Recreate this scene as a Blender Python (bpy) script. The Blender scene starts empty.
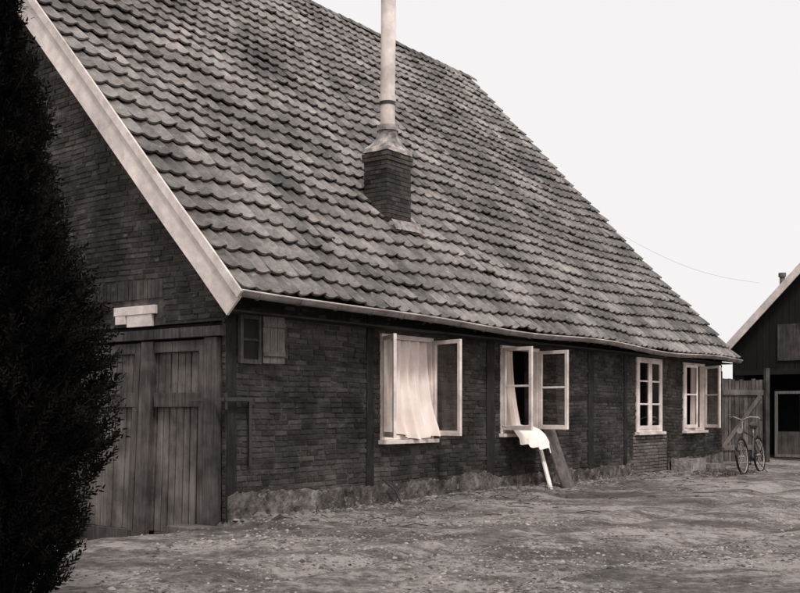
import bpy, math, random
from mathutils import Vector, Matrix, noise
random.seed(7)
scene=bpy.context.scene
R=random.random
def U(a,b): return a+(b-a)*R()
# ------------------------------------------------------------------ materials
def tint(v): return (v*1.085,v*0.95,v*0.88,1)
def M(name,dark,light,scale=4,rough=0.85,bump=0.3,bscale=60,stretch=(1,1,1),rnd=0.5,spec=0.3,big=0.5,bdist=0.01,blotch=0.6,lo=0.3,hi=0.7,spots=None):
    m=bpy.data.materials.new(name); m.use_nodes=True
    nt=m.node_tree; N=nt.nodes; L=nt.links
    b=N['Principled BSDF']; b.inputs['Roughness'].default_value=rough
    b.inputs['Specular IOR Level'].default_value=spec
    tc=N.new('ShaderNodeTexCoord'); mp=N.new('ShaderNodeMapping'); mp.inputs['Scale'].default_value=stretch
    L.new(tc.outputs['Object'],mp.inputs['Vector'])
    n1=N.new('ShaderNodeTexNoise'); n1.inputs['Scale'].default_value=scale; n1.inputs['Detail'].default_value=8; n1.inputs['Roughness'].default_value=0.65
    L.new(mp.outputs[0],n1.inputs['Vector'])
    n2=N.new('ShaderNodeTexNoise'); n2.inputs['Scale'].default_value=big; n2.inputs['Detail'].default_value=7; n2.inputs['Roughness'].default_value=0.62
    L.new(tc.outputs['Object'],n2.inputs['Vector'])
    at=N.new('ShaderNodeAttribute'); at.attribute_name='rnd'
    mx=N.new('ShaderNodeMix'); mx.data_type='FLOAT'; mx.inputs[0].default_value=rnd
    mr=N.new('ShaderNodeMapRange'); mr.inputs[1].default_value=lo; mr.inputs[2].default_value=hi
    L.new(n1.outputs['Fac'],mr.inputs[0])
    L.new(mr.outputs[0],mx.inputs[2]); L.new(at.outputs['Fac'],mx.inputs[3])
    cm=N.new('ShaderNodeMix'); cm.data_type='RGBA'
    cm.inputs[6].default_value=tint(dark); cm.inputs[7].default_value=tint(light)
    L.new(mx.outputs[0],cm.inputs[0])
    mr2=N.new('ShaderNodeMapRange'); mr2.inputs[1].default_value=0.37; mr2.inputs[2].default_value=0.63
    mr2.inputs[3].default_value=blotch; mr2.inputs[4].default_value=1.2
    L.new(n2.outputs['Fac'],mr2.inputs[0])
    mm=N.new('ShaderNodeMix'); mm.data_type='RGBA'; mm.blend_type='MULTIPLY'; mm.inputs[0].default_value=1
    L.new(cm.outputs[2],mm.inputs[6]); L.new(mr2.outputs[0],mm.inputs[7])
    out=mm.outputs[2]
    if spots:
        n4=N.new('ShaderNodeTexNoise'); n4.inputs['Scale'].default_value=spots[0]; n4.inputs['Detail'].default_value=9; n4.inputs['Roughness'].default_value=.75
        L.new(tc.outputs['Object'],n4.inputs['Vector'])
        r4=N.new('ShaderNodeMapRange'); r4.inputs[1].default_value=spots[1]; r4.inputs[2].default_value=spots[1]+.1; r4.inputs[4].default_value=spots[3]
        L.new(n4.outputs['Fac'],r4.inputs[0])
        m4=N.new('ShaderNodeMix'); m4.data_type='RGBA'; m4.inputs[7].default_value=tint(spots[2])
        L.new(r4.outputs[0],m4.inputs[0]); L.new(out,m4.inputs[6]); out=m4.outputs[2]
    L.new(out,b.inputs['Base Color'])
    n3=N.new('ShaderNodeTexNoise'); n3.inputs['Scale'].default_value=bscale; n3.inputs['Detail'].default_value=6
    L.new(mp.outputs[0],n3.inputs['Vector'])
    bp=N.new('ShaderNodeBump'); bp.inputs['Strength'].default_value=bump; bp.inputs['Distance'].default_value=bdist
    L.new(n3.outputs['Fac'],bp.inputs['Height']); L.new(bp.outputs[0],b.inputs['Normal'])
    return m
m_tile=M('roof_tile_clay',0.018,0.34,scale=13,rough=0.5,bump=0.7,bscale=45,rnd=0.5,big=0.7,blotch=0.33,spec=0.45,spots=(8,.59,.50,.6))
m_brick=M('old_brick',0.012,0.105,scale=16,rough=0.9,bump=0.8,bscale=70,rnd=0.6,big=1.2,blotch=0.28,spots=(5,.59,.19,.6))
m_brickl=M('light_brick',0.07,0.24,scale=14,rough=0.9,bump=0.6,bscale=70,rnd=0.6,big=0.9,blotch=0.7)
m_mortar=M('mortar',0.02,0.13,scale=7,rough=0.95,bump=0.6,bscale=90,rnd=0,big=1.2,blotch=0.3)
m_render=M('cement_plinth',0.025,0.20,scale=9,rough=0.95,bump=1,bscale=30,rnd=0,big=2.4,blotch=0.35,bdist=.02,spots=(6,.54,.32,.75))
m_conc=M('pale_concrete',0.14,0.38,scale=9,rough=0.95,bump=1,bscale=30,rnd=0,big=2.4,blotch=0.6,bdist=.02)
m_beam=M('dark_timber',0.006,0.038,scale=6,rough=0.85,bump=0.6,bscale=30,stretch=(5,5,.6),rnd=0.2,big=2,blotch=.4)
m_gate=M('weathered_planks',0.022,0.20,scale=5,rough=0.85,bump=0.9,bscale=16,stretch=(6,6,.35),rnd=0.5,big=2.2,blotch=0.40)
m_plank=M('grey_planks',0.08,0.30,scale=5,rough=0.85,bump=0.7,bscale=16,stretch=(6,6,.35),rnd=0.35)
m_dark=M('tarred_boards',0.005,0.018,scale=4,rough=0.8,bump=0.6,bscale=20,stretch=(5,5,.4),rnd=0.4)
m_white=M('white_paint',0.52,0.84,scale=6,rough=0.55,bump=0.3,bscale=40,rnd=0.1,big=2,blotch=0.82)
m_barge=M('weathered_white_paint',0.46,0.80,scale=5,rough=0.6,bump=0.3,bscale=30,rnd=0.1,big=1.2,blotch=0.75)
m_cloth=M('white_cloth',0.66,0.80,scale=3,rough=0.9,bump=0.2,bscale=30,rnd=0,blotch=0.97)
m_pipe=M('enamel_pipe',0.58,0.80,scale=2,rough=0.5,bump=0.15,bscale=10,rnd=0,big=2,blotch=0.75)
m_lead=M('mortar_flaunching',0.14,0.48,scale=6,rough=0.8,bump=0.5,bscale=20,rnd=0,big=3,blotch=0.5)
m_zinc=M('zinc_gutter',0.14,0.6,scale=5,rough=0.45,bump=0.2,bscale=20,rnd=0.6,big=2,blotch=0.6,spec=0.5)
m_metal=M('dark_metal',0.010,0.03,scale=8,rough=0.4,bump=0.1,bscale=30,rnd=0,spec=0.6)
m_chrome=M('worn_chrome',0.3,0.5,scale=8,rough=0.3,bump=0.1,bscale=30,rnd=0,spec=0.8)
m_stone=M('pebbles',0.03,0.42,scale=20,rough=0.9,bump=0.3,bscale=80,rnd=0.85)
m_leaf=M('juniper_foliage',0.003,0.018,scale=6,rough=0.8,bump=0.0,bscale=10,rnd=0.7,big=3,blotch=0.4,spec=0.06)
m_bark=M('bark',0.008,0.022,scale=10,rough=0.95,bump=0.8,bscale=30,stretch=(2,2,.5),rnd=0)
m_grass=M('dry_grass',0.03,0.19,scale=4,rough=0.9,bump=0,bscale=10,rnd=0.8)
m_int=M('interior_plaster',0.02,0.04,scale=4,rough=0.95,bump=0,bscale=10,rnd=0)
m_barnroof=M('barn_roofing',0.03,0.09,scale=4,rough=0.9,bump=0.5,bscale=20,rnd=0.2)
# glass
m_glass=bpy.data.materials.new('window_glass'); m_glass.use_nodes=True
nt=m_glass.node_tree; N=nt.nodes; L=nt.links; N.remove(N['Principled BSDF'])
tr=N.new('ShaderNodeBsdfTransparent'); gl=N.new('ShaderNodeBsdfGlossy'); gl.inputs['Roughness'].default_value=0.03
tr.inputs[0].default_value=(.68,.66,.64,1); gl.inputs[0].default_value=(.8,.78,.77,1)
fr=N.new('ShaderNodeFresnel'); fr.inputs[0].default_value=1.5; ms=N.new('ShaderNodeMixShader')
L.new(fr.outputs[0],ms.inputs[0]); L.new(tr.outputs[0],ms.inputs[1]); L.new(gl.outputs[0],ms.inputs[2]); L.new(ms.outputs[0],N['Material Output'].inputs[0])
# ground material
m_ground=bpy.data.materials.new('dirt_yard'); m_ground.use_nodes=True
nt=m_ground.node_tree; N=nt.nodes; L=nt.links; b=N['Principled BSDF']; b.inputs['Specular IOR Level'].default_value=0.3
tc=N.new('ShaderNodeTexCoord')
def nz(s,d,st=None,rough=.6):
    n=N.new('ShaderNodeTexNoise'); n.inputs['Scale'].default_value=s; n.inputs['Detail'].default_value=d; n.inputs['Roughness'].default_value=rough
    if st:
        mp=N.new('ShaderNodeMapping'); mp.inputs['Rotation'].default_value=(0,0,st[0]); mp.inputs['Scale'].default_value=st[1]
        L.new(tc.outputs['Object'],mp.inputs[0]); L.new(mp.outputs[0],n.inputs['Vector'])
    else: L.new(tc.outputs['Object'],n.inputs['Vector'])
    return n
def mul(a,b_):
    x=N.new('ShaderNodeMath'); x.operation='MULTIPLY'; L.new(a,x.inputs[0]); L.new(b_,x.inputs[1]); return x.outputs[0]
def rng(s,a,b_,c,d):
    x=N.new('ShaderNodeMapRange'); x.inputs[1].default_value=a; x.inputs[2].default_value=b_; x.inputs[3].default_value=c; x.inputs[4].default_value=d; L.new(s,x.inputs[0]); return x.outputs[0]
g1=rng(nz(0.42,9,None,.68).outputs['Fac'],.40,.60,.35,1.15)
g2=rng(nz(13,10,None,.85).outputs['Fac'],.38,.62,.1,1.8)
g3=rng(nz(0.9,9,(-0.93,(.3,1.1,1)),.7).outputs['Fac'],.42,.58,.45,1.25)
g4=rng(nz(2.6,9,None,.78).outputs['Fac'],.42,.58,.5,1.35)
v=mul(mul(g1,g2),mul(g3,g4))
cr=N.new('ShaderNodeMix'); cr.data_type='RGBA'; cr.inputs[6].default_value=tint(0.03); cr.inputs[7].default_value=tint(0.38)
L.new(v,cr.inputs[0]); L.new(cr.outputs[2],b.inputs['Base Color'])
L.new(rng(g1,.3,.9,.65,.95),b.inputs['Roughness'])
bp=N.new('ShaderNodeBump'); bp.inputs['Strength'].default_value=1; bp.inputs['Distance'].default_value=0.035
L.new(nz(16,10,None,.8).outputs['Fac'],bp.inputs['Height']); L.new(bp.outputs[0],b.inputs['Normal'])
# ------------------------------------------------------------------ mesh builder
class MB:
    def __init__(s): s.v=[];s.f=[];s.c=[]
    def add(s,vs,fs,c=None):
        if c is None: c=R()
        o=len(s.v); s.v+=[tuple(p) for p in vs]; s.f+=[tuple(i+o for i in f) for f in fs]; s.c+=(list(c) if isinstance(c,(list,tuple)) else [c]*len(vs))
    def box(s,x0,x1,y0,y1,z0,z1,c=None,mat=None):
        vs=[Vector(p) for p in [(x0,y0,z0),(x1,y0,z0),(x1,y1,z0),(x0,y1,z0),(x0,y0,z1),(x1,y0,z1),(x1,y1,z1),(x0,y1,z1)]]
        if mat is not None: vs=[mat@p for p in vs]
        s.add(vs,[(3,2,1,0),(4,5,6,7),(0,1,5,4),(1,2,6,5),(2,3,7,6),(3,0,4,7)],c)
    def tube(s,pts,r,n=8,c=None,caps=True):
        pts=[Vector(p) for p in pts]; k=len(pts)
        rr=r if isinstance(r,(list,tuple)) else [r]*k
        vs=[];fs=[]
        up=Vector((0,0,1))
        for i,p in enumerate(pts):
            d=(pts[min(i+1,k-1)]-pts[max(i-1,0)]).normalized()
            a=d.cross(up if abs(d.z)<.95 else Vector((1,0,0))).normalized(); b_=d.cross(a)
            for j in range(n):
                t=2*math.pi*j/n; vs.append(p+(a*math.cos(t)+b_*math.sin(t))*rr[i])
        for i in range(k-1):
            for j in range(n): fs.append((i*n+j,i*n+(j+1)%n,(i+1)*n+(j+1)%n,(i+1)*n+j))
        if caps: fs.append(tuple(range(n))); fs.append(tuple((k-1)*n+j for j in reversed(range(n))))
        s.add(vs,fs,c)
    def grid(s,fn,nu,nv,c=None):
        vs=[fn(i/nu,j/nv) for j in range(nv+1) for i in range(nu+1)]
        fs=[(j*(nu+1)+i,j*(nu+1)+i+1,(j+1)*(nu+1)+i+1,(j+1)*(nu+1)+i) for j in range(nv) for i in range(nu)]
        s.add(vs,fs,c)
    def obj(s,name,mat,parent=None,smooth=False,bevel=0):
        me=bpy.data.meshes.new(name); me.from_pydata(s.v,[],s.f); me.update()
        a=me.attributes.new('rnd','FLOAT','POINT'); a.data.foreach_set('value',s.c)
        if smooth: me.polygons.foreach_set('use_smooth',[True]*len(me.polygons))
        ob=bpy.data.objects.new(name,me); scene.collection.objects.link(ob); me.materials.append(mat)
        if parent: ob.parent=parent
        if bevel:
            bm=ob.modifiers.new('bevel','BEVEL'); bm.width=bevel; bm.segments=2; bm.limit_method='ANGLE'
        return ob
def empty(name,loc=(0,0,0),rz=0):
    e=bpy.data.objects.new(name,None); scene.collection.objects.link(e); e.location=loc; e.rotation_euler=(0,0,rz); return e
CX,CY=-1.865,11.36
ANG=math.atan2(.801,.598)
house=empty('farmhouse',(CX,CY,0),ANG)
def toW(s,n,z=0): return Vector((CX+.598*s-.801*n, CY+.801*s+.598*n, z))
def sst(x,a,b_):
    t=min(1,max(0,(x-a)/(b_-a))); return t*t*(3-2*t)
def gz(x,y):
    lu=(x-CX)*.598+(y-CY)*.801; ln=-(x-CX)*.801+(y-CY)*.598
    z=-.34*sst(ln,-.2,1.5)*(1-sst(lu,0.0,.8))
    d=math.hypot(x,y)
    a=1 if d<40 else 40/d
    z+=a*(.04*noise.noise((x*.35,y*.35,0))+.022*noise.noise((x*1.3,y*1.3,3)))
    if d<34: z+=.014*noise.noise((x*3.6,y*3.6,7))+.010*noise.noise((x*9,y*9,5))
    if -12<ln<0:
        wv=ln+.25*math.sin(lu*.35)
        for c_ in (-3.0,-4.5): z-=.045*math.exp(-((wv-c_)/.22)**2)*a
        for c_ in (-2.65,-3.4,-4.9): z+=.02*math.exp(-((wv-c_)/.2)**2)*a
    if lu>0: z+=.07*sst(ln,-1.4,0)
    return z
# ------------------------------------------------------------------ ground
mb=MB()
def sp(n,lim,k):
    return [lim*math.sinh(k*(2*i/n-1))/math.sinh(k) for i in range(n+1)]
xs=sp(380,600,7.2); ys=[10+t for t in sp(380,600,7.2)]
W=len(xs)
vs=[(x,y,gz(x,y)) for y in ys for x in xs]
fs=[(j*W+i,j*W+i+1,(j+1)*W+i+1,(j+1)*W+i) for j in range(len(ys)-1) for i in range(W-1)]
mb.add(vs,fs,.5); mb.obj('ground',m_ground,smooth=True)
# ------------------------------------------------------------------ house geometry
L0,L1=-.15,15.02; HL=14.95; HW=13.24; YR=6.62; ZR=9.80
def ez(s):
    q=max(0,min(1,s/15)); return 2.49-.12*q-.015*math.sin(math.pi*q)+.018*math.sin(s*.95+.4)*min(1,max(0,s))
def zrf(s):
    q=max(0,min(1,s/15)); return ZR+.20*(1-q)-.07*math.sin(math.pi*q)
T=math.hypot(YR+.3,ZR-2.45)
def roofp(s,t,h=0):
    f=t/T; y=-.3+(YR+.3)*f; zr=zrf(s)
    z=ez(s)*(1-f)+zr*f
    z+=.08*noise.noise((s*.42,t*.42,0))*min(1,t)*min(1,max(0,s+.15))+.026*noise.noise((s*1.1,t*1.1,4))-.05*math.sin(math.pi*f)
    ny,nz_=-.73,.683
    return (s,y+ny*h,z+nz_*h)
def ztop(y,zr):
    return 2.49+(y+.3)*(zr-2.49)/(YR+.3)-.17
wins=[(2.69,3.84,.86,2.22),(5.62,6.76,.9,2.22),(10.45,11.62,.85,2.25),(12.72,13.86,.85,2.24)]
def wall_face(mb,a0,a1,z0,z1,ops,fn):
    A=sorted(set([a0,a1]+[o[0] for o in ops]+[o[1] for o in ops])); Z=sorted(set([z0,z1]+[o[2] for o in ops]+[o[3] for o in ops]))
    for i in range(len(A)-1):
        for j in range(len(Z)-1):
            ca=(A[i]+A[i+1])/2; cz=(Z[j]+Z[j+1])/2
            if any(o[0]<ca<o[1] and o[2]<cz<o[3] for o in ops): continue
            mb.add([fn(A[i],Z[j]),fn(A[i+1],Z[j]),fn(A[i+1],Z[j+1]),fn(A[i],Z[j+1])],[(0,1,2,3)])
mw=MB()
wall_face(mw,0,HL,-.7,2.58,wins,lambda a,z:(a,0,z))
wall_face(mw,0,HL,-.7,2.58,wins,lambda a,z:(a,.24,z))
for o in wins:
    mw.add([(o[0],0,o[2]),(o[0],.24,o[2]),(o[0],.24,o[3]),(o[0],0,o[3])],[(0,1,2,3)])
    mw.add([(o[1],0,o[2]),(o[1],.24,o[2]),(o[1],.24,o[3]),(o[1],0,o[3])],[(0,1,2,3)])
    mw.add([(o[0],0,o[3]),(o[0],.24,o[3]),(o[1],.24,o[3]),(o[1],0,o[3])],[(0,1,2,3)])
    mw.add([(o[0],0,o[2]),(o[0],.24,o[2]),(o[1],.24,o[2]),(o[1],0,o[2])],[(0,1,2,3)])
GO=(.06,2.95,-.7,2.2)
mw.add([(0,0,-.7),(0,GO[0],-.7),(0,GO[0],2.2),(0,0,2.2)],[(0,1,2,3)])
mw.add([(0,GO[1],-.7),(0,HW,-.7),(0,HW,2.2),(0,GO[1],2.2)],[(0,1,2,3)])
mw.add([(0,0,2.2),(0,HW,2.2),(0,HW,2.58),(0,YR,ztop(YR,ZR+.2)),(0,0,2.58)],[(0,1,2,3,4)])
mw.add([(0,GO[0],2.2),(.3,GO[0],2.2),(.3,GO[1],2.2),(0,GO[1],2.2)],[(0,1,2,3)])
mw.add([(HL,0,-.7),(HL,HW,-.7),(HL,HW,2.5),(HL,YR,ztop(YR,ZR)),(HL,0,2.5)],[(0,1,2,3,4)])
mw.add([(0,HW,-.7),(HL,HW,-.7),(HL,HW,2.5),(0,HW,2.5)],[(0,1,2,3)])
mw.obj('walls',m_mortar,house)
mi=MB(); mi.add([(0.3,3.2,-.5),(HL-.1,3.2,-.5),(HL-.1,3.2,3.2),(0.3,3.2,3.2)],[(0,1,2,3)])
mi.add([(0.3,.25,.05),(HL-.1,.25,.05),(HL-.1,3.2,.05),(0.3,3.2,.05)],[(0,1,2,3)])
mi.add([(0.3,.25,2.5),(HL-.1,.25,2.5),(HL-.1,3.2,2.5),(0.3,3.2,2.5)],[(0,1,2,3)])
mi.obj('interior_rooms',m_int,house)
posts=[(0.0,.14),(2.40,2.54),(5.22,5.44),(8.48,8.68),(9.92,10.04)]
def bricks(mb,a0,a1f,a0f,z0,z1,ops,fn,ch=.062,bl=.215,prob=0):
    z=z0;row=0
    while z<z1:
        A0=a0f(z+ch); A1=a1f(z+ch)
        a=A0- (bl/2 if row%2 else 0)+U(-.02,.02)
        while a<A1:
            w=(bl if R()>.15 else bl/2)+U(-.008,.008)
            x0=max(a+.006,A0); x1=min(a+w-.007,A1)
            cz=z+ch/2
            segs=[(x0,x1)]
            for o in ops:
                if o[2]-.02<cz<o[3]+.02:
                    ns=[]
                    for (p,q) in segs:
                        if q<=o[0] or p>=o[1]: ns.append((p,q))
                        else:
                            if p<o[0]: ns.append((p,o[0]))
                            if q>o[1]: ns.append((o[1],q))
                    segs=ns
            for (p,q) in segs:
                if q-p<.025 or R()<prob: continue
                d=U(.003,.016); t=U(-.004,.004)
                if R()<.07: d=U(.0005,.003)
                zz0=z+.006+U(-.002,.002); zz1=z+ch-.006+U(-.002,.002)
                vs=[fn(p,zz0+t,0),fn(q,zz0-t,0),fn(q,zz1-t,0),fn(p,zz1+t,0)]
                e=.004
                vs+=[fn(p+e+U(0,.003),zz0+t+e,d),fn(q-e-U(0,.003),zz0-t+e,d+U(-.002,.002)),fn(q-e-U(0,.003),zz1-t-e,d+U(-.002,.002)),fn(p+e+U(0,.003),zz1+t-e,d)]
                mb.add(vs,[(4,5,6,7),(0,1,5,4),(1,2,6,5),(2,3,7,6),(3,0,4,7)],min(1,max(0,random.gauss(.36,.32))))
            a+=w
        z+=ch;row+=1
bk=MB()
ops=[(o[0]-.005,o[1]+.005,o[2]-.03,o[3]+.03) for o in wins]+[(p[0],p[1],-1,3) for p in posts]+[(10.3,11.9,-1,.84)]
wav=lambda s,z:.045*noise.noise((s*.5,z*.8,1))
bricks(bk,0,lambda z:HL,lambda z:0,-.1,2.56,ops,lambda a,z,d:(a,-.001-d,z+wav(a,0)),prob=.015)
gops=[(GO[0]-.01,GO[1],-1,2.2),(1.0,1.9,2.1,2.46),(1.0,3.0,2.5,2.73)]
def gl1(z):
    return HW if z<2.5 else HW-(z-2.37)/ (ZR-2.49)*(YR+.3)+.2
def gl0(z):
    return 0 if z<2.5 else max(0,(z-2.37)/(ZR+.2-2.49)*(YR+.3)-.25)
bricks(bk,0,gl1,gl0,-.5,9.4,gops,lambda a,z,d:(-.001-d,a,z+wav(a+9,0)*.7),prob=.008)
a=1.0
while a<2.98:
    bk.box(-.016+U(-.003,.003),-.001,a+.006,a+.060,2.51,2.72); a+=.066
bk.obj('brickwork',m_brick,house)
bl=MB()
bricks(bl,0,lambda z:11.88,lambda z:10.32,-.1,.80,[],lambda a,z,d:(a,-.006-d,z))
bl.obj('infill_brickwork',m_brickl,house)
tb=MB()
def wonky(s0,s1,z0,z1,d0,vertical=True):
    n=14; vs=[];fs=[]
    for i in range(n+1):
        f=i/n
        if vertical:
            z=z0+(z1-z0)*f; k=.018*noise.noise((s0*3,z*1.5,2)); k2=.018*noise.noise((s0*3,z*1.5,8))
            q=[(s0+k,z),(s1+k2,z)]
        else:
            s=s0+(s1-s0)*f; k=.014*noise.noise((s*1.5,z0*3,2)); q=[(s,z0+k),(s,z1+k)]
        for (a,b_) in q: vs+=[(a,-.0012,b_),(a,-d0+.004*noise.noise((a*9,b_*9,0)),b_)]
    for i in range(n):
        a=i*4
        fs+=[(a+1,a+3,a+7,a+5),(a,a+1,a+5,a+4),(a+2,a+3,a+7,a+6)]
    fs+=[(0,1,3,2),(n*4,n*4+1,n*4+3,n*4+2)]
    tb.add(vs,fs,R())
for p in posts: wonky(p[0],p[1],-.05,2.45,.020)
for (s0,s1,z0,z1) in [(8.70,9.9,1.40,1.50),(10.06,10.43,1.40,1.5),(.16,2.38,2.32,2.45),(2.56,5.2,2.33,2.45),(5.46,8.46,2.32,2.45),(8.7,9.9,2.3,2.42),(10.06,14.95,2.31,2.42),(11.7,12.66,1.38,1.47),(5.0,5.2,1.3,1.39),(6.85,8.46,1.42,1.5)]:
    wonky(s0,s1,z0,z1,.016,False)
tb.obj('timber_frame',m_beam,house)
# plinth
pl=MB()
def plin(mb,s0,s1,top,dep):
    n=max(2,int((s1-s0)/.03)); K=9
    vs=[];fs=[]
    for i in range(n+1):
        s=s0+(s1-s0)*i/n; h=top+.09*noise.noise((s*.9,5,0))+.05*noise.noise((s*3.5,5,0))+.03*noise.noise((s*12,2,0))+.02*noise.noise((s*31,2,0))
        h=max(.06,h)
        vs.append((s,-.002,h+.008))
        for k in range(K):
            f=k/(K-1); z=h*(1-f)-.18*f
            d=dep*(.8+.3*f)+.006*noise.noise((s*4,z*5,2))+.007*noise.noise((s*14,z*14,2))+.005*noise.noise((s*33,z*33,2))
            vs.append((s,-max(.012,d),z))
    for i in range(n):
        for k in range(K): a=i*(K+1)+k; fs.append((a,a+K+1,a+K+2,a+1))
    fs+=[tuple(range(K+1)),tuple(n*(K+1)+k for k in range(K+1))]
    mb.add(vs,fs,.5)
plin(pl,.0,5.20,.30,.04); plin(pl,5.20,10.3,.26,.036); plin(pl,11.92,14.95,.3,.04)
pl.obj('cement_plinth',m_render,house)
# ---- roof tiles
rt=MB()
rows=31; tl=T/rows; cols=66; cw=(L1-L0)/cols
prof=[(0,.012),(.12,.003),(.28,-.006),(.48,-.008),(.64,-.003),(.74,.010),(.82,.024),(.91,.026),(1.0,.014)]
for r in range(rows):
    rowr=U(-.12,.12)
    for c in range(cols):
        s0=L0+c*cw; t0=r*tl-.02+U(-.013,.013)+.025*noise.noise((s0*.7,r*3.1,0)); t1=(r+1)*tl+.035
        lift=.066+U(-.010,.014)+.012*noise.noise((s0*.8,r*.9,6)); tw=U(-.011,.011); sk=U(-.008,.008)
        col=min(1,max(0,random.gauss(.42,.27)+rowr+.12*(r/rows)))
        if R()<.08: col=min(1,col+.4)
        if R()<.05: lift+=.02
        if R()<.02: t0-=U(.02,.05)
        if t1>T: t1=T
        vs=[];cc=[]
        for (p,h) in prof:
            s=s0+p*cw*1.03
            vs.append(roofp(s+sk,t0+tw*(p-.5)*3,lift+h-.028+tw*(p-.5)))
            vs.append(roofp(s+sk,t0+tw*(p-.5)*3,lift+h+tw*(p-.5)))
            vs.append(roofp(s,(t0+t1)/2,(lift+.012)/2+.006+h*1.02))
            vs.append(roofp(s,t1,.008+h))
            cc+=[max(0,col-.4),max(0,col-.05),min(1,col+.15),max(0,col-.35)]   # course shadow painted into vertex colour: dark lip and overlap, lighter middle
        fs=[]
        for i in range(len(prof)-1):
            for k in range(3): a=i*4+k; fs.append((a,a+4,a+5,a+1))
        e=(len(prof)-1)*4
        fs.append((0,1,2,3)); fs.append((e,e+1,e+2,e+3))
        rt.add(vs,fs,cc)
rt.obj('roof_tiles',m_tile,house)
ru=MB()
def under(u,v):
    return roofp(L0+.02+(L1-L0-.04)*u,T*v,-.03)
ru.grid(under,30,20,.3)
ru.grid(lambda u,v:(L0+.02+(L1-L0-.04)*u,2*YR+.3-(YR+.3)*v,2.49+(zrf(15*u)-2.49)*v),8,2,.4)
ru.obj('roof_deck',m_dark,house)
rd=MB()
s=L0
while s<L1-.05:
    zr=zrf(s)+U(-.012,.012)
    vs=[];n=8
    for (ss,rad) in ((s,.13),(s+.36,.112)):
        for j in range(n+1):
            t=math.pi*j/n; vs.append((ss,YR+math.cos(t)*rad*1.05,zr-.03+math.sin(t)*rad))
    rd.add(vs,[(j,j+1,n+2+j,n+1+j) for j in range(n)]+[tuple(range(n+1))]); s+=.34
rd.obj('ridge_tiles',m_tile,house)
bb=MB(); bd=MB()
def slopebox(mb,x0,x1,t0,t1,h0,h1,back=False,c=.5,n=14):
    for i in range(n):
        ta=t0+(t1-t0)*i/n; tb_=t0+(t1-t0)*(i+1)/n
        vs=[]
        for t in (ta,tb_):
            for (x,h) in ((x0,h0),(x1,h0),(x1,h1),(x0,h1)):
                p=roofp(0 if x<7 else 15,t,h); vs.append((x,p[1] if not back else 2*YR-p[1],p[2]))
        f=[(0,1,5,4),(1,2,6,5),(2,3,7,6),(3,0,4,7)]
        if i==0: f.append((0,1,2,3))
        if i==n-1: f.append((4,5,6,7))
        mb.add(vs,f,c)
for bk_ in (False,True):
    slopebox(bb,L0-.035,L0-.003,-.12,T,-.25,.02,bk_)
    slopebox(bb,L0-.065,L0-.0352,-.12,T,.0,.090,bk_)
    slopebox(bd,L1+.003,L1+.025,0.02,T,-.10,.03,bk_)
bb.obj('barge_boards',m_barge,house); bd.obj('far_verge_board',m_beam,house)
sf=MB()
slopebox(sf,L0-.002,-.002,0,T,-.17,-.15)
sf.box(L0,HL,-.26,-.001,2.27,2.29,.5)
sf.obj('soffit',m_beam,house)
gu=MB()
def gutp(s,a,r): return (s,-.37+r*math.cos(a),ez(s)-.02-.018*math.sin(s*1.3)+r*math.sin(a))
n=60
for i in range(n):
    s0=L0-.05+(L1-L0+.08)*i/n; s1=L0-.05+(L1-L0+.08)*(i+1)/n
    vs=[];k=8
    for s in (s0,s1):
        for j in range(k+1): vs.append(gutp(s,math.pi+math.pi*j/k,.062))
        for j in range(k+1): vs.append(gutp(s,2*math.pi-math.pi*j/k,.057))
    m_=2*(k+1)
    f=[(j,(j+1)%m_,m_+(j+1)%m_,m_+j) for j in range(m_)]
    if i in(0,n-1): f.append(tuple(range(m_)))
    gu.add(vs,f,.0)
gu.tube([gutp(L0-.05+(L1-L0+.08)*i/n,math.pi,.066) for i in range(n+1)],.012,6,1)
for i in range(24):
    s=.1+i*.64; gu.tube([gutp(s,math.pi+math.pi*j/8,.068) for j in range(9)],.006,4,.0)
gu.obj('gutter',m_zinc,house)
rf=MB()
s=.2
while s<14.9:
    vs=[roofp(s,.0,-.12),roofp(s+.07,.0,-.12),roofp(s+.07,.0,-.035),roofp(s,.0,-.035),roofp(s,.42,-.12),roofp(s+.07,.42,-.12),roofp(s+.07,.42,-.035),roofp(s,.42,-.035)]
    rf.add(vs,[(3,2,1,0),(4,5,6,7),(0,1,5,4),(1,2,6,5),(2,3,7,6),(3,0,4,7)]); s+=.62
rf.obj('rafter_feet',m_beam,house)
# ---- chimney
cs0,cs1,cy0,cy1=4.34,4.93,1.15,1.58
czt=5.08
ch=MB()
ch.box(cs0+.006,cs1-.006,cy0+.006,cy1-.006,3.6,czt-.002,.3)
ch.obj('chimney_core',m_mortar,house)
cb=MB()
z=3.75;row=0
while z<czt-.03:
    g=.0 if z<czt-.2 else .022
    for (A0,A1,fn) in ((cs0-g,cs1+g,lambda a,d:(a,cy0-g+.004-d)),(cs0-g,cs1+g,lambda a,d:(a,cy1+g-.004+d)),
                     (cy0-g,cy1+g,lambda a,d:(cs0-g+.004-d,a)),(cy0-g,cy1+g,lambda a,d:(cs1+g-.004+d,a))):
        a=A0-(.105 if row%2 else 0)
        while a<A1-.01:
            p=max(A0,a+.004); q=min(A1,a+.206)
            if q-p>.02:
                d=U(.003,.014); P=[fn(p,-.02),fn(q,-.02),fn(q,-.02),fn(p,-.02)]; Q=[fn(p,d),fn(q,d),fn(q,d),fn(p,d)]
                zz=[z+.006,z+.006,z+.059,z+.059]
                vs=[(P[i][0],P[i][1],zz[i]) for i in range(4)]+[(Q[i][0],Q[i][1],zz[i]) for i in range(4)]
                cb.add(vs,[(4,5,6,7),(0,1,5,4),(1,2,6,5),(2,3,7,6),(3,0,4,7)],min(1,max(0,random.gauss(.65,.35))))
            a+=.21
    z+=.065;row+=1
cb.obj('chimney_bricks',m_brick,house)
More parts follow.
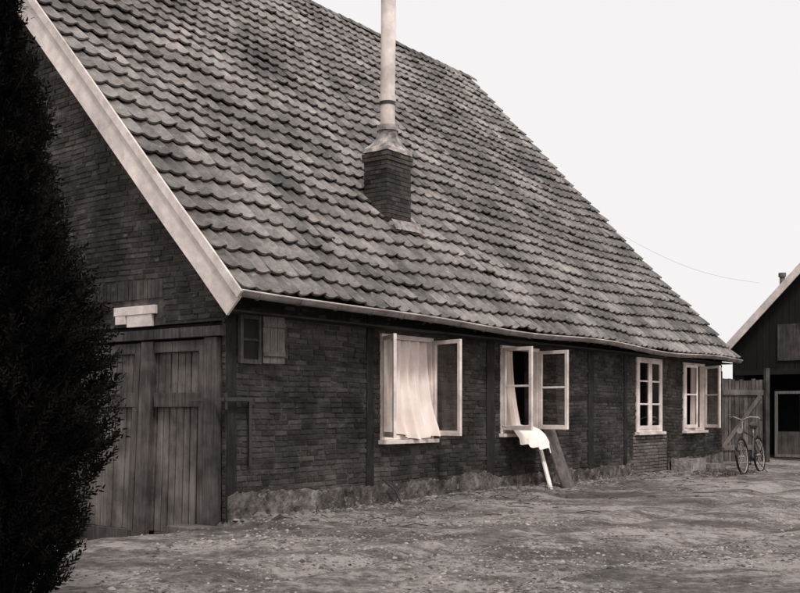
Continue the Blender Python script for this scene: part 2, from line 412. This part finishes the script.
fl=MB()
cx,cy=(cs0+cs1)/2,(cy0+cy1)/2
secs=[(czt-.01,.31,.235,0),(czt+.05,.30,.23,0),(czt+.12,.23,.20,.3),(czt+.20,.17,.165,.7),(czt+.30,.145,.145,.9),(czt+.34,.14,.14,1),(czt+.341,.165,.165,1),(czt+.42,.165,.165,1),(czt+.421,.13,.13,1)]
vs=[];fs=[];n=24
for k,(z,a,b_,rd_) in enumerate(secs):
    for j in range(n):
        t=2*math.pi*j/n; c_,s_=math.cos(t),math.sin(t)
        e=max(abs(c_),abs(s_)); f=(1/e)*(1-rd_)+rd_
        w=.03*noise.noise((c_*2,s_*2,z*6)) if rd_<.95 else 0
        vs.append((cx+a*c_*f+w,cy+b_*s_*f+w,z+w*.5))
for k in range(len(secs)-1):
    for j in range(n): fs.append((k*n+j,k*n+(j+1)%n,(k+1)*n+(j+1)%n,(k+1)*n+j))
fs.append(tuple((len(secs)-1)*n+j for j in range(n)))
fl.add(vs,fs,.5)
def fp(s,y,h):
    t=(y+.3)/(YR+.3)*T; return roofp(s,t,h)
fl.add([fp(cs0-.05,cy0-.13,.105),fp(cs1+.07,cy0-.13,.105),fp(cs1+.07,cy0-.01,.15),fp(cs0-.05,cy0-.01,.15)],[(0,1,2,3)],.8)
fl.add([fp(cs1+.02,cy0-.13,.11),fp(cs1+.09,cy0-.13,.11),fp(cs1+.09,cy1+.05,.11),fp(cs1+.02,cy1+.05,.13)],[(0,1,2,3)],.8)
fl.obj('chimney_flaunching',m_lead,house)
cp=MB()
cp.tube([(cx,cy,czt+.40),(cx+.0,cy,czt+.9),(cx+.02,cy,czt+1.9),(cx+.03,cy,czt+3.1)],.112,24,.5)
cp.tube([(cx,cy,czt+.78),(cx,cy,czt+.86)],.128,24,.5)
cp.tube([(cx+.03,cy,czt+3.1),(cx+.03,cy,czt+3.25)],.15,24,.5)
cp.obj('chimney_pipe',m_pipe,house)
cr_=MB(); cr_.tube([(cx,cy,czt+.735),(cx,cy,czt+.779)],.122,24,.5); cr_.obj('pipe_clamp',m_metal,house)
# ---- windows
wf=MB(); wg=MB()
for i,o in enumerate(wins):
    s0,s1,z0,z1=o; f=.055
    wf.box(s0,s0+f,-.035,.06,z0,z1,.6); wf.box(s1-f,s1,-.035,.06,z0,z1,.6)
    wf.box(s0+f,s1-f,-.033,.06,z1-f,z1,.6); wf.box(s0+f,s1-f,-.033,.06,z0,z0+f,.6)
    if i==2: wf.box((s0+s1)/2-.025,(s0+s1)/2+.025,-.031,.05,z0+f,z1-f,.6)
    wf.box(s0-.04,s1+.04,-.10,-.0015,z0-.055,z0-.003,.5)
def sash(hs,z0,z1,w,ang,bars=1,hy=-.045,side=1):
    d=Vector((side*math.cos(ang),-math.sin(ang),0)); nrm=Vector((-d.y,d.x,0))
    m=Matrix(((d.x,nrm.x,0,hs),(d.y,nrm.y,0,hy),(0,0,1,0),(0,0,0,1)))
    b=.052; t=.02
    wf.box(0,b,-t,t,z0,z1,.7,m); wf.box(w-b,w,-t,t,z0,z1,.7,m)
    wf.box(b,w-b,-t+.002,t-.002,z1-b,z1,.7,m); wf.box(b,w-b,-t+.002,t-.002,z0,z0+b*1.3,.7,m)
    for k in range(bars):
        zz=z0+(z1-z0)*(k+1)/(bars+1)+.04; wf.box(b,w-b,-.012,.012,zz-.015,zz+.015,.7,m)
    vs=[m@Vector(p) for p in [(b,0,z0+b),(w-b,0,z0+b),(w-b,0,z1-b),(b,0,z1-b)]]
    wg.add(vs,[(0,1,2,3)])
rad=math.radians
sash(2.72,.90,2.18,.54,rad(128),0); sash(3.83,.90,2.18,.54,rad(76),0,side=-1)
sash(5.65,.95,2.18,.53,rad(97),1); sash(6.74,.95,2.18,.53,rad(85),1,side=-1)
sash(10.50,.90,2.20,.51,0,2,hy=-.022); sash(11.57,.90,2.20,.51,0,2,hy=-.022,side=-1)
sash(12.77,.90,2.19,.51,rad(8),1,hy=-.025); sash(13.84,.90,2.19,.50,rad(58),1,side=-1)
wf.obj('window_frames',m_white,house,bevel=.003); wg.obj('window_panes',m_glass,house)
cu=MB()
def cur1(u,v):
    fold=.042*math.sin(u*30+2*v+1.5*math.sin(3*v))+.018*math.sin(u*71+v*3)+.04*noise.noise((u*3,v*3,5))*v
    s=2.76+ (1.02+.04*v)*u +.06*v*v*(1-u) +.03*math.sin(v*5+u*3)*v
    y=.05-.20*v*v*(.4+.6*u)+fold*(.7+.6*v)
    z=2.16-1.24*v-.06*v*v*u+.03*v*math.sin(u*9)
    return (s,y,z)
cu.grid(cur1,110,36,.5)
def cur2(u,v):
    return (5.70+.42*u+.10*v*u,.08+.02*math.sin(u*26+v)+.03*v-.14*v*v,2.15-1.15*v)
cu.grid(cur2,40,14,.5)
for (a,b_) in ((10.5,10.74),(11.30,11.55),(12.78,13.2),(13.5,13.8)):
    cu.grid(lambda u,v:(a+(b_-a)*u*(1-.2*math.sin(v*3)),.13+.02*math.sin(u*22+v),2.2-1.28*v),24,10,.5)
cu.obj('curtains',m_cloth,house,smooth=True)
cl=MB()
def sheet(u,v):
    path=[(.15,1.00),(.0,1.02),(-.14,.99),(-.24,.94),(-.31,.86),(-.33,.76)]
    p=v*(len(path)-1); i=min(int(p),len(path)-2); f=p-i
    y=path[i][0]*(1-f)+path[i+1][0]*f; z=path[i][1]*(1-f)+path[i+1][1]*f
    y*= (1+.3*u*v); z-=v*v*.14*(u*.9+.1) - v*.02*math.sin(u*17)
    s=5.64+.92*u-.02*math.sin(v*4)-.12*v*u*v
    q=.045*noise.noise((u*6,v*4,1))
    return (s+.3*q,y+.028*math.sin(u*21)*v+q,z+q+.01*math.sin(u*12+v*5))
cl.grid(sheet,60,30,.5)
cl.obj('bedding',m_cloth,house,smooth=True)
# ---- gate
gt=MB()
def gp(y0,y1,z0,z1,x0,x1,c=None,lean=0):
    m=Matrix.Identity(4); m[1][2]=lean; m[1][3]=-lean*2.1
    gt.box(x0,x1,y0,y1,z0,z1,c,m)
gp(.07,.26,-.6,2.02,-.07,.04,.25,-.02)
gp(-.0,3.0,2.03,2.14,-.09,.04,.0)
gp(2.75,2.94,-.6,2.02,-.07,.04,.4)
def leaf(y0,y1,la,lb):
    gp(y0,y0+.09,-.35,2.0,-.055,.0,.2,la)
    gp(y1-.20,y1,-.6,2.01,-.075,.0,.45,lb)
    a0,a1=y0+.08,y1-.19
    gp(a0,a1+.0,1.27,1.43,-.06,.0,.05); gp(a0,a1,1.88,2.0,-.055,.0,.1); gp(a0,a1,-.42,-.14,-.055,.0,.15)
    y=a0-.02
    while y<a1+.12:
        w=U(.085,.125); c=U(.6,1)
        gp(y+.007,y+w-.006,-.14,1.28,.004+U(-.006,.006),.03,c,la+(lb-la)*(y-y0)/(y1-y0))
        c=U(.5,1); gp(y+.007,y+w-.006,1.42,1.88,.004+U(-.006,.006),.03,c,la+(lb-la)*(y-y0)/(y1-y0))
        y+=w
leaf(.27,1.29,-.02,-.07)
leaf(1.33,2.5,-.07,-.05)
gp(2.4,2.74,-.6,2.0,-.03,.02,.3)
gt.obj('barn_door',m_gate,house,bevel=.004)
gb=MB(); gb.add([(.06,.05,-.6),(.06,3,-.6),(.06,3,2.19),(.06,.05,2.19)],[(0,1,2,3)]); gb.obj('door_backing',m_dark,house)
wl=MB(); wl.box(-.05,-.002,1.10,1.82,2.33,2.43,.7); wl.box(-.04,-.002,1.16,1.60,2.19,2.33,.2); wl.box(-.045,-.002,1.62,1.80,2.23,2.33,.9); wl.obj('lintel_board',m_white,house,bevel=.006)
hg=MB(); hg.box(-.115,-.092,-.12,.45,1.335,1.365,.5); hg.box(-.12,.30,-.10,-.075,1.33,1.37,.5); hg.tube([(-.09,-.10,1.24),(-.09,-.10,1.42)],.014,8); hg.box(.29,.33,-.06,-.035,.62,1.33,.5)
hg.obj('door_hinge_bracket',m_metal,house)
st=MB(); st.box(-.40,-.12,-.25,.5,-.16,-.0,.6); st.obj('threshold_board',m_gate,house,bevel=.01)
bx=MB()
bx.box(.15,.19,-.075,-.025,1.74,2.28,.1); bx.box(.43,.47,-.075,-.024,1.74,2.28,.1); bx.box(.19,.43,-.073,-.024,2.23,2.28,.1); bx.box(.19,.43,-.073,-.024,1.74,1.79,.1); bx.box(.19,.43,-.06,-.024,1.99,2.02,.1)
ms_=Matrix.Translation((.475,-.08,0))@Matrix.Rotation(rad(-14),4,'Z')
for k in range(3): bx.box(.003+k*.095,.094+k*.095,-.012,.012,1.75,2.28,.85+.15*R(),ms_)
bx.box(.0,.285,-.03,-.0125,1.83,1.88,.7,ms_); bx.box(.0,.285,-.03,-.0125,2.15,2.2,.7,ms_)
bx.obj('hatch_shutter',m_gate,house,bevel=.003)
hp=MB(); hp.box(.19,.43,-.045,-.0235,1.79,2.23,.2); hp.obj('hatch_dark_panel',m_dark,house)  # solid panel, dark colour stands in for the shade of a recess
# ------------------------------------------------------------------ leaning boards
def board(name,b0,b1,w,th,mat,zb):
    p0=toW(b0[0],b0[1],zb); p1=toW(*b1)
    ax=(p1-p0); ln=ax.length; z=ax.normalized(); x=Vector((.598,.801,0)); x=(x-z*x.dot(z)).normalized(); y=z.cross(x)
    m=Matrix(((x.x,y.x,z.x,p0.x),(x.y,y.y,z.y,p0.y),(x.z,y.z,z.z,p0.z),(0,0,0,1)))
    q=MB(); q.box(-w/2,w/2,-th/2,th/2,0,ln,.6,m); return q.obj(name,mat,bevel=.004)
pp=toW(6.2,-.55); board('leaning_board',(6.2,-.55),(6.62,-.07,.84),.08,.03,m_white,gz(pp.x,pp.y)-.01)
pp=toW(6.75,-.55); board('leaning_board',(6.75,-.55),(6.95,-.07,1.0),.36,.03,m_gate,gz(pp.x,pp.y)-.01)
# concrete blocks at the wall
def rough_block(q,s0,s1,y0,y1,z0,z1):
    vs=[]
    def f(a,b_,c_):
        k=.02*noise.noise((a*4,b_*4,c_*5)); return toW(a+k,b_+k,c_+k)
    N_=7
    idx={}
    def vid(i,j,k):
        if (i,j,k) not in idx:
            a=s0+(s1-s0)*i/N_; b_=y0+(y1-y0)*j/N_; c_=z0+(z1-z0)*k/N_
            vs.append(f(a,b_,c_)); idx[(i,j,k)]=len(vs)-1
        return idx[(i,j,k)]
    F=[]
    for i in range(N_):
        for j in range(N_):
            for e in (0,N_):
                F.append((vid(i,j,e),vid(i+1,j,e),vid(i+1,j+1,e),vid(i,j+1,e)))
                F.append((vid(i,e,j),vid(i+1,e,j),vid(i+1,e,j+1),vid(i,e,j+1)))
                F.append((vid(e,i,j),vid(e,i+1,j),vid(e,i+1,j+1),vid(e,i,j+1)))
    q.add(vs,F,.5)
q=MB(); rough_block(q,11.95,12.75,-.48,-.08,-.1,.30); q.obj('concrete_block',m_conc)
q=MB(); rough_block(q,12.95,13.5,-.62,-.2,-.1,.17); q.obj('concrete_block',m_conc)
# ------------------------------------------------------------------ barn
BX,BY=8.35,27.0
barn=empty('wooden_barn',(BX,BY,0),ANG)
bm=MB(); HWb=3.3; eb=2.88; rb=eb+HWb*1.04
y=0.12
while y<2*HWb-.12:
    w=U(.13,.19); top=(eb+min(y,2*HWb-y)*1.04)-.12
    top2=(eb+min(y+w,2*HWb-y-w)*1.04)-.12
    x=U(.0,.012)
    low=-.2 if not (.35<y<3.2) else 2.25
    vs=[(x,-y,low),(x,-y-w+.008,low),(x,-y-w+.008,top2),(x,-y,top)]
    vs+=[(p[0]+.03,p[1],p[2]) for p in vs]
    bm.add(vs,[(0,1,2,3),(7,6,5,4),(0,4,5,1),(1,5,6,2),(3,2,6,7),(0,3,7,4)])
    y+=w
bm.box(.04,8,-.16,-.12,-.2,eb-.05); bm.box(.04,8,-2*HWb+.12,-2*HWb+.16,-.2,eb-.05); bm.box(7.9,8,-2*HWb+.2,-.2,-.2,eb)
bm.box(-.05,-.002,-3.3,-.2,2.16,2.30,1)
bm.obj('barn_boarding',m_dark,barn)
br=MB()
for dz in (0,-.08):
    br.add([(-.25,.25,eb-.26+dz),(8.2,.25,eb-.26+dz),(8.2,-HWb,rb+dz),(-.25,-HWb,rb+dz),(-.25,-2*HWb-.25,eb-.26+dz),(8.2,-2*HWb-.25,eb-.26+dz)],[(0,1,2,3),(3,2,5,4)])
br.obj('barn_roof',m_barnroof,barn)
bw=MB(); bw2=MB()
def rake(y0,z0,y1,z1,x0,x1,w,c=.6):
    bw2.add([(x0,y0,z0-w),(x1,y0,z0-w),(x1,y0,z0),(x0,y0,z0),(x0,y1,z1-w),(x1,y1,z1-w),(x1,y1,z1),(x0,y1,z1)],[(3,2,1,0),(4,5,6,7),(0,1,5,4),(1,2,6,5),(2,3,7,6),(3,0,4,7)],c)
rake(.27,eb-.26,-HWb,rb+.03,-.285,-.253,.26); rake(-2*HWb-.27,eb-.26,-HWb,rb+.03,-.285,-.253,.26)
bw2.obj('barn_barge_boards',m_barge,barn)
bw.box(-.03,-.004,-1.26,-1.19,.12,1.75,.1); bw.box(-.03,-.004,-2.25,-2.18,.12,1.75,.1); bw.box(-.032,-.004,-2.18,-1.26,1.68,1.75,.1); bw.box(-.032,-.004,-2.18,-1.26,.12,.19,.1)
bw.obj('barn_trim',m_plank,barn)
bp_=MB()
bp_.box(-.02,-.003,-2.18,-1.26,.19,.75,.1); bp_.box(-.02,-.003,-2.18,-1.80,.75,1.68,.9)
bp_.box(-.03,-.003,-2.7,-1.25,2.5,3.4,.0)
bp_.obj('barn_hatch',m_gate,barn)
bi=MB(); bi.box(2.3,2.34,-3.4,-.16,-.2,2.6,.1); bi.box(.04,2.3,-.20,-.17,-.2,2.6,.1); bi.box(.04,2.3,-3.4,-3.37,-.2,2.6,.1); bi.box(.04,2.3,-3.36,-.21,2.4,2.44,.1); bi.obj('barn_doorway_dark',m_dark,barn)
bc=MB(); bc.tube([(1.2,-1.0,3.3),(1.2,-1.0,4.75)],.07,10,.5); bc.tube([(1.2,-1.0,4.72),(1.2,-1.0,4.82)],.1,10,.5); bc.obj('barn_flue',m_lead,barn)
# ------------------------------------------------------------------ wooden yard gate
fe=MB()
fx0=Vector((7.25,24.2,0)); fx1=Vector((8.50,24.75,0)); d=(fx1-fx0); ln=d.length; d.normalize(); nn=Vector((-d.y,d.x,0))
mf=Matrix(((d.x,nn.x,0,fx0.x),(d.y,nn.y,0,fx0.y),(0,0,1,0),(0,0,0,1)))
x=.08
while x<ln-.1:
    w=U(.09,.15); fe.box(x+.008,x+w-.008,0,.022,.08+U(-.03,.03),1.98+U(-.03,.03),None,mf); x+=w
fe.box(.05,ln-.05,-.04,-.001,.35,.47,.9,mf); fe.box(.05,ln-.05,-.04,-.001,1.62,1.74,.9,mf)
md=mf@Matrix.Translation((.1,-.045,.42))@Matrix.Rotation(-math.atan2(1.2,ln-.25),4,'Y'); fe.box(0,math.hypot(1.2,ln-.25),-.02,.003,-.05,.05,.9,md)
fe.box(-.08,.04,-.12,-.041,-.1,2.15,.2,mf); fe.box(ln-.05,ln+.06,-.12,-.041,-.1,2.25,.2,mf)
fe.obj('wooden_gate',m_gate)
# ------------------------------------------------------------------ bicycle
bike=empty('bicycle')
P0=Vector((6.78,20.9,0)); P1=Vector((7.42,21.8,0))
dd=(P1-P0).normalized(); sd=Vector((-dd.y,dd.x,0))
lean=.10
g0=gz(P0.x,P0.y)
def bk_(a,b_,z): return P0+dd*a+sd*(b_+lean*z)+Vector((0,0,g0+z))
fr_=MB(); ty=MB(); chm=MB()
r=.345
def wheel(a0):
    pts=[bk_(a0+math.cos(2*math.pi*k/32)*r,0,r+math.sin(2*math.pi*k/32)*r) for k in range(33)]
    ty.tube(pts,.024,6,.3,False)
    pts=[bk_(a0+math.cos(2*math.pi*k/32)*(r-.03),0,r+math.sin(2*math.pi*k/32)*(r-.03)) for k in range(33)]
    chm.tube(pts,.010,5,.5,False)
    for k in range(18):
        t=2*math.pi*k/18; chm.tube([bk_(a0,.02*(-1)**k,r),bk_(a0+math.cos(t)*(r-.03),0,r+math.sin(t)*(r-.03))],.0025,4,.5,False)
    chm.tube([bk_(a0,-.05,r),bk_(a0,.05,r)],.022,8,.5)
    pts=[bk_(a0+math.cos(t)*(r+.04),0,r+math.sin(t)*(r+.04)) for t in [math.radians(q) for q in range(-5,186,12)]]
    fr_.tube(pts,.02,6,.4,False)
wheel(0); wheel(1.1)
BBk=(.66,0,.29); SEAT=(.86,0,.80); HEAD=(.18,0,.88); HB=(.12,0,.62)
for (p,q,t) in ((BBk,SEAT,.016),(HEAD,HB,.018),(HB,BBk,.017),((.19,0,.84),(.82,0,.72),.015),((1.1,.05,r),BBk,.010),((1.1,-.05,r),BBk,.010),((1.1,.05,r),(.82,0,.74),.009),((1.1,-.05,r),(.82,0,.74),.009),(HB,(0,.05,r),.012),(HB,(0,-.05,r),.012)):
    fr_.tube([bk_(*p),bk_(*q)],t,7,.4)
chm.tube([bk_(*HEAD),bk_(.22,0,1.06)],.012,7)
chm.tube([bk_(.42,-.30,1.08),bk_(.34,-.29,1.12),bk_(.22,-.16,1.13),bk_(.2,0,1.07),bk_(.22,.16,1.13),bk_(.34,.29,1.12),bk_(.42,.30,1.08)],.012,7)
fr_.tube([bk_(.40,-.30,1.09),bk_(.52,-.30,1.06)],.018,7); fr_.tube([bk_(.40,.30,1.09),bk_(.52,.30,1.06)],.018,7)
chm.tube([bk_(.86,0,.80),bk_(.88,0,.92)],.012,7)
fr_.tube([bk_(.70,0,.95),bk_(.80,0,.955),bk_(.92,0,.95),bk_(1.0,0,.97)],[.02,.045,.09,.06],8)
fr_.box(.55,1.15,.035,.055,.24,.36,.4,Matrix(((dd.x,sd.x,lean*sd.x,P0.x),(dd.y,sd.y,lean*sd.y,P0.y),(0,0,1,g0),(0,0,0,1))))
for sgn in(1,-1):
    fr_.tube([bk_(.66,.07*sgn,.29),bk_(.66+.12*sgn,.08*sgn,.29-.12*sgn)],.009,6); fr_.tube([bk_(.66+.12*sgn,.08*sgn,.29-.12*sgn),bk_(.66+.12*sgn,.17*sgn,.29-.12*sgn)],.018,6)
    fr_.tube([bk_(.86,.06*sgn,.74),bk_(1.3,.07*sgn,.76)],.006,5); fr_.tube([bk_(1.1,.06*sgn,.345),bk_(1.25,.07*sgn,.76)],.006,5)
chm.tube([bk_(.02,0,.86),bk_(.08,0,.86)],[.06,.03],10)
fr_.tube([bk_(.75,-.03,.28),bk_(.72,-.26,0.0)],.009,6)
fr_.obj('frame',m_metal,bike); ty.obj('tyres',m_dark,bike); chm.obj('chrome_parts',m_chrome,bike)
# ------------------------------------------------------------------ overhead wire
ow=MB()
A=toW(15,2.6,5.5); B=Vector((9.70,28.6,4.72))
pts=[A.lerp(B,i/12)+Vector((0,0,-.25*math.sin(math.pi*i/12))) for i in range(13)]
ow.tube(pts,.0025,4); ow.obj('overhead_wire',m_lead)
# ------------------------------------------------------------------ gravel
gv=MB()
def stone(x,y,r_,c=None):
    z=gz(x,y); a=U(0,6.28); ca,sa=math.cos(a),math.sin(a); ex=U(.7,1.5)
    vs=[]
    for (p,q,h) in ((1,0,0),(.5,.9,.1),(-.5,.85,0),(-1,0,.1),(-.45,-.9,0),(.5,-.8,.1),(.3,.2,.75),(-.3,-.15,.7)):
        px=p*r_*ex*U(.8,1.2); py=q*r_*U(.8,1.2); vs.append((x+px*ca-py*sa,y+px*sa+py*ca,z+h*r_*U(.6,1)-r_*.12))
    gv.add(vs,[(0,1,6),(1,2,6),(2,7,6),(2,3,7),(3,4,7),(4,5,7),(5,6,7),(5,0,6)],c)
for i in range(34000):
    y=U(5.2,14) if R()<.75 else U(10,26); x=U(-.42,.42)*y
    lu=(x-CX)*.598+(y-CY)*.801; lnn=-(x-CX)*.801+(y-CY)*.598
    if lu>0 and lnn>-.05: continue
    dens=noise.noise((x*.5,y*.5,9))+.7*noise.noise((x*1.7,y*1.7,4))+.10
    if x>1.5: dens-=.2
    if dens<U(-.25,.5): continue
    stone(x,y,abs(random.gauss(.005,.008))+.004,R()**1.6)
for i in range(1100):
    s=U(0,14.9); n_=-abs(random.gauss(0,.35))-.06; p=toW(s,n_); stone(p.x,p.y,U(.010,.035),U(0,.6))
for i in range(90):
    p=toW(random.gauss(12.6,.7),-U(.6,1.1)); stone(p.x,p.y,U(.03,.08),U(0,.5))
for i in range(55):
    p=toW(U(.2,9),-U(.08,.4)); stone(p.x,p.y,U(.03,.08),U(0,.6))
p=toW(.35,-.45); stone(p.x,p.y,.10,0)
gv.obj('gravel',m_stone)
# ------------------------------------------------------------------ weeds and litter
wd=MB()
def tuft(x,y,h,n):
    z=gz(x,y); cc=R()
    for k in range(n):
        a=U(0,6.28); l=U(.4,1)*h; o=Vector((x+U(-.05,.05),y+U(-.05,.05),z-.01)); t=o+Vector((math.cos(a)*l*.6,math.sin(a)*l*.6,l)); w=Vector((-math.sin(a),math.cos(a),0))*.004
        mid=o.lerp(t,.55)+Vector((0,0,l*.12))
        wd.add([o-w,o+w,mid+w*.7,mid-w*.7,t],[(0,1,2,3),(3,2,4)],min(1,max(0,cc+U(-.2,.2))))
for i in range(30):
    s=U(.3,14.9)
    p=toW(s,-U(.07,.3)); tuft(p.x,p.y,U(.03,.08),9)
for i in range(60):
    p=toW(random.gauss(12.4,.8),-U(.6,1.3)); tuft(p.x,p.y,U(.05,.15),16)
for i in range(120):
    y=U(6,14); x=U(-.42,.42)*y
    lu=(x-CX)*.598+(y-CY)*.801; lnn=-(x-CX)*.801+(y-CY)*.598
    if lu>-.2 and lnn>-.1: continue
    if noise.noise((x*.4,y*.4,12))>0.05: tuft(x,y,U(.02,.04),8)
for i in range(130):
    p=toW(U(.3,14),-abs(random.gauss(0,1.2))-.1); z=gz(p.x,p.y)+.012; a=U(0,6.28); l=U(.08,.35)
    wd.tube([p+Vector((0,0,z)),p+Vector((math.cos(a)*l*.5,math.sin(a)*l*.5,z+U(.0,.03))),p+Vector((math.cos(a+.3)*l,math.sin(a+.3)*l,z))],.005,4,U(0,.5))
wd.tube([toW(2.95,-.16,.02),toW(2.85,-.12,.22),toW(2.65,-.08,.36)],.012,5,.1)
wd.obj('weeds',m_grass)
# ------------------------------------------------------------------ juniper
jun=empty('juniper_tree')
TX,TY=-2.42,6.5
tz=gz(TX,TY)
tk=MB()
for k in range(6):
    a=k*1.05+U(-.3,.3); sp_=U(.06,.14); top=U(1.9,2.5) if k else 3.1
    pts=[Vector((TX+.05*math.cos(a),TY+.05*math.sin(a),tz-.05))]
    for j in range(1,9):
        f=j/8; pts.append(Vector((TX-.10*f+math.cos(a)*(.05+sp_*math.sin(f*2.8))+U(-.02,.02),TY+math.sin(a)*(.05+sp_*math.sin(f*2.8))+U(-.02,.02),tz+top*f)))
    tk.tube(pts,[.04*(1-j/9)+.003 for j in range(9)],7)
prof_=[(0.0,.26),(.1,.36),(.42,.50),(.97,.60),(1.4,.68),(1.89,.64),(2.3,.50),(2.69,.42),(3.3,.33),(3.67,.24),(4.05,.16),(4.5,.05)]
def crad(z):
    for i in range(len(prof_)-1):
        if prof_[i][0]<=z<=prof_[i+1][0]:
            f=(z-prof_[i][0])/(prof_[i+1][0]-prof_[i][0]); return prof_[i][1]*(1-f)+prof_[i+1][1]*f
    return .05
lf=MB()
V=Vector
for i in range(11500):
    z=U(.12,4.4)
    if R()>.34+crad(z)/.68*.66: continue
    if z<.5 and R()<.4: continue
    a=U(0,6.283); cr0=crad(z)
    lump=1+.28*noise.noise((math.cos(a)*1.7,math.sin(a)*1.7,z*2.2))+.16*noise.noise((math.cos(a)*5,math.sin(a)*5,z*6))
    rr=cr0*lump*(R()**.55)
    tip=V((TX-.03*z+math.cos(a)*rr,TY+math.sin(a)*rr,z))
    out=V((math.cos(a),math.sin(a),U(.5,1.4))).normalized()
    ln=U(.14,.30); base=tip-out*ln
    if R()<.12: tk.tube([V((TX+(base.x-TX)*.3,TY+(base.y-TY)*.3,base.z-.15)),base,tip-out*.03],[.007,.004,.002],4,None,False)
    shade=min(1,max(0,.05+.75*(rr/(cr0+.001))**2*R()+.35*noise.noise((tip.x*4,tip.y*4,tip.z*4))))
    for q in range(5):
        o2=(out+V((U(-1,1),U(-1,1),U(-.6,.8)))*.45).normalized(); b0=base.lerp(tip,q/5*.7); l2=ln*U(.45,.75)
        side=o2.cross(V((U(-1,1),U(-1,1),U(-1,1)))).normalized()
        up2=o2.cross(side)
        for w in range(6):
            f=w/6; c0=b0+o2*l2*f; sg=1 if w%2 else -1
            dr=(o2*.9+side*sg*.7+up2*U(-.4,.4)).normalized(); L_=U(.025,.052)*(1.1-f*.4)
            wv=dr.cross(up2).normalized()*.0062
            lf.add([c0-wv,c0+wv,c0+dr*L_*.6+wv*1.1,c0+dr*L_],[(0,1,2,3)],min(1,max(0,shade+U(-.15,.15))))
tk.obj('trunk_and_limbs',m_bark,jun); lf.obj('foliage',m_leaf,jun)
# ------------------------------------------------------------------ light + world
w=bpy.data.worlds.new('World'); scene.world=w; w.use_nodes=True
nt=w.node_tree; N=nt.nodes; L=nt.links; bg=N['Background']
el,az=rad(54),rad(160)
sk=N.new('ShaderNodeTexSky'); sk.sky_type='NISHITA'; sk.sun_disc=False; sk.sun_elevation=el; sk.sun_rotation=az
sk.dust_density=4; sk.air_density=1.5
bwn=N.new('ShaderNodeRGBToBW'); L.new(sk.outputs[0],bwn.inputs[0])
mx=N.new('ShaderNodeMix'); mx.data_type='RGBA'; mx.inputs[0].default_value=.92; mx.inputs[7].default_value=(9.7,9.5,9.5,1)
L.new(bwn.outputs[0],mx.inputs[6]); L.new(mx.outputs[2],bg.inputs[0]); bg.inputs[1].default_value=.1
sun=bpy.data.lights.new('sun','SUN'); sun.energy=2.1; sun.angle=rad(10); sun.color=(1,.97,.94)
so=bpy.data.objects.new('sun',sun); scene.collection.objects.link(so)
sdv=Vector((math.sin(az)*math.cos(el),math.cos(az)*math.cos(el),math.sin(el)))
so.rotation_euler=sdv.to_track_quat('Z','Y').to_euler()
# ------------------------------------------------------------------ camera
cam=bpy.data.cameras.new('camera'); co=bpy.data.objects.new('camera',cam); scene.collection.objects.link(co)
co.location=(0,0,1.2); co.rotation_euler=(rad(90),0,0); cam.lens=47.7; cam.sensor_width=36; cam.shift_y=.146; cam.clip_end=3000; cam.clip_start=.05
scene.camera=co
scene.view_settings.view_transform='Standard'; scene.view_settings.look='None'; scene.view_settings.exposure=0
